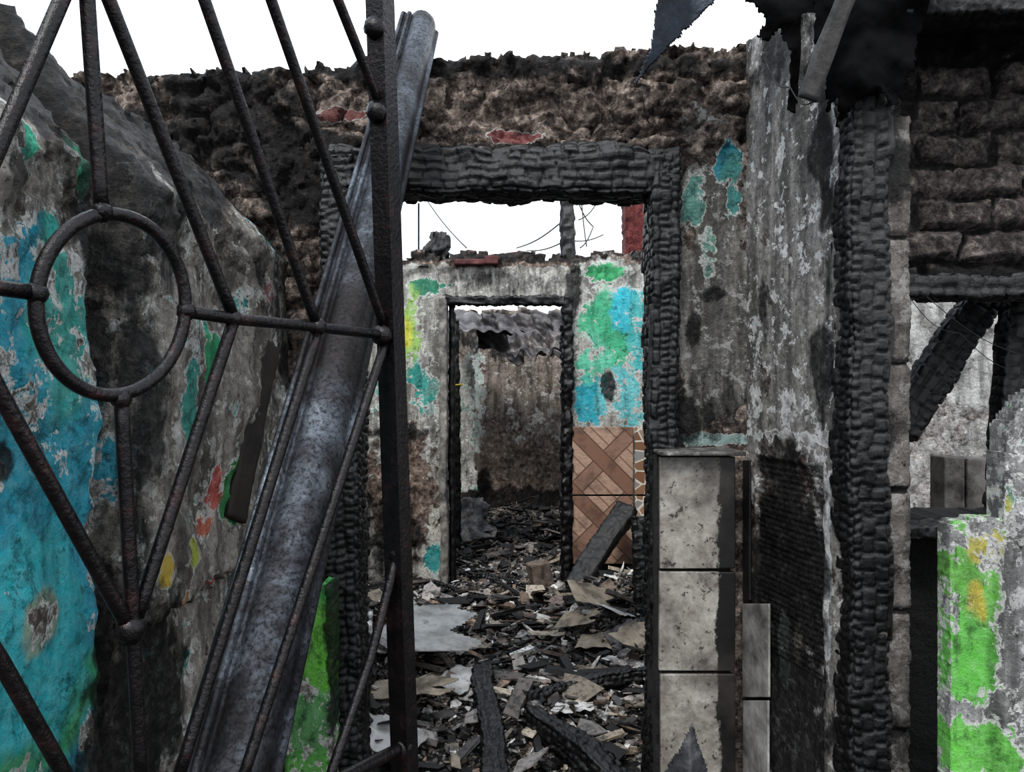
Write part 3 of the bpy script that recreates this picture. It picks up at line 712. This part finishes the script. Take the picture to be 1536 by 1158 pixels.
slab('cement_sheet',690,1015,.9,.1,.15,.11,.09,MCEM,.05,.01); slab('cement_sheet',862,1060,.1,.1,.2,.08,.035,MCEM,.04,.01)
slab('cement_sheet',955,950,.8,.2,.3,.12,.10,MWB,.08,.01); slab('cement_sheet',700,965,.3,.1,.1,.12,.09,MWB,.05,.01)
slab('cement_sheet',900,960,-.4,.1,.25,.12,.08,MWB,.05,.01)
slab('cement_sheet',898,892,.35,-.25,.45,.18,.10,MWB,.10,.012); slab('cement_sheet',868,925,-.6,.3,.35,.13,.09,MWB,.08,.012); slab('cement_sheet',925,915,.9,-.3,.2,.11,.09,MCEM,.08,.012)
slab('crumpled_tin',712,775,.2,.2,1.4,.16,.22,MTIN,.2,.06); slab('crumpled_tin',935,945,.2,.4,.3,.10,.06,MTIN,.06,.05)
p_=G(862,882,.05); beam('fallen_charred_beam',p_,P(940,760,5.36),.16,.09,.012,.006,side=(1,0,.3),mat=simple('burnt_beam_grey',(8,8,9),(36,35,35),10,.6))
def log(x0,y0,x1,y1,w,tp_=1.): beam('burnt_log',G(x0,y0,w*.6),G(x1,y1,w*.6),w,w,.0065,.009,side=(0,.3,1),bend=.03,taper=tp_,bl=(.03,.035),irr=.15)
log(722,1012,748,1200,.095); log(800,1075,950,1200,.10); log(785,1048,985,1005,.085,.7); log(880,985,985,1030,.05); log(690,890,610,870,.05); log(690,940,640,985,.04); log(760,900,840,930,.04); log(700,860,790,880,.05)
beam('charred_stud.001',P(962,775,4.4),P(972,990,4.2),.12,.09,.009,.009)
o=mkobj('concrete_block',*boxd(G(810,862,.08),Vector((.07,.03,.01)),Vector((-.02,.06,0)),Vector((-.02,0,.09))),simple('block_brown',(60,52,46),(125,112,102),10,.9,bd=.01)); bevel(o,.012,3)
# ------------------------------------------------------------ wires, mast, distant brick house
wp=[]
def wire(pts,r=.004):
    q=[]
    for a,b in zip(pts[:-1],pts[1:]):
        for i in range(8): q.append(a.lerp(b,i/8)+Vector((0,0,-.03*math.sin(math.pi*i/8))))
    q.append(pts[-1]); wp.append(tube_data(q,r,6))
wire([P(640,300,8),P(700,372,7)],.006); wire([P(775,372,7),P(840,335,6.2)],.006); wire([P(790,376,7),P(850,360,6.2),P(905,352,7)],.006)
wire([P(866,300,5.9),P(890,340,5.9),P(870,372,5.8)],.005); wire([P(868,330,5.9),P(898,300,6.2)],.005); wire([P(872,300,5.9),P(880,370,5.8)],.005)
V,Fc=joinmesh(wp); mkobj('tangled_wires',V,Fc,MCHAR,True)
V,Fc=tube_data([Vector((P(628,0,8.8).x,8.8,0)),P(628,305,8.8)],.012,8); mkobj('antenna_mast',V,Fc,MTIND,True)
pd=PL((0,12,0),(1,0,0)); wall('brick_house',pd,(938-CX)/F*12,4.5,0,H+(579-288)/F*12,.05,lambda u,v:True,brick_disp(.3,.12,.02),.4,
  wallmat('red_brickwork',(50,24,26),(90,42,42),(112,60,57),(110,50,46),(130,70,64),flecks=.1),lambda u,v:((0,.25,.0,1),C(120,50,45)))
wp=[]
wire([P(1150,95,2.4),P(1185,130,2.25),P(1222,150,2.1),P(1205,118,2.15)],.002); wire([P(962,130,2.4),P(975,185,2.45)],.002)
V,Fc=joinmesh(wp); mkobj('loose_wires',V,Fc,MCHAR,True)
wp=[]; wire([P(1360,440,2.12),P(1440,500,2.1),P(1550,560,2.12)],.001); wire([P(1390,445,2.12),P(1560,540,2.1)],.001)
V,Fc=joinmesh(wp); mkobj('loose_wires.001',V,Fc,MCHAR,True)

# ------------------------------------------------------------ light, world, camera
w=bpy.data.worlds.new('overcast_sky'); bpy.context.scene.world=w; w.use_nodes=True
nt=w.node_tree; bg=nt.nodes['Background']; tc=nt.nodes.new('ShaderNodeTexCoord'); nn=nt.nodes.new('ShaderNodeTexNoise'); nn.inputs['Scale'].default_value=1.5; nn.inputs['Detail'].default_value=3
rp=nt.nodes.new('ShaderNodeValToRGB'); rp.color_ramp.elements[0].color=(.70,.84,1.0,1); rp.color_ramp.elements[1].color=(.96,.98,1,1); rp.color_ramp.elements[0].position=.3; rp.color_ramp.elements[1].position=.6
nt.links.new(tc.outputs['Generated'],nn.inputs['Vector']); nt.links.new(nn.outputs['Fac'],rp.inputs[0]); nt.links.new(rp.outputs[0],bg.inputs[0]); bg.inputs[1].default_value=1.6
s=bpy.data.lights.new('sun','SUN'); s.energy=2.4; s.angle=math.radians(16); s.color=(1,.97,.93); so=bpy.data.objects.new('sun',s); bpy.context.collection.objects.link(so); so.rotation_euler=(math.radians(34),math.radians(-14),0)
cam=bpy.data.cameras.new('camera'); cam.sensor_width=36; cam.lens=F/1536*36; cam.clip_start=.05
co=bpy.data.objects.new('camera',cam); bpy.context.collection.objects.link(co); co.location=CAM; co.rotation_euler=(math.radians(90),0,0); bpy.context.scene.camera=co
bpy.context.scene.view_settings.view_transform='Standard'
try: bpy.context.scene.view_settings.look='Medium High Contrast'
except Exception as e: print(e)
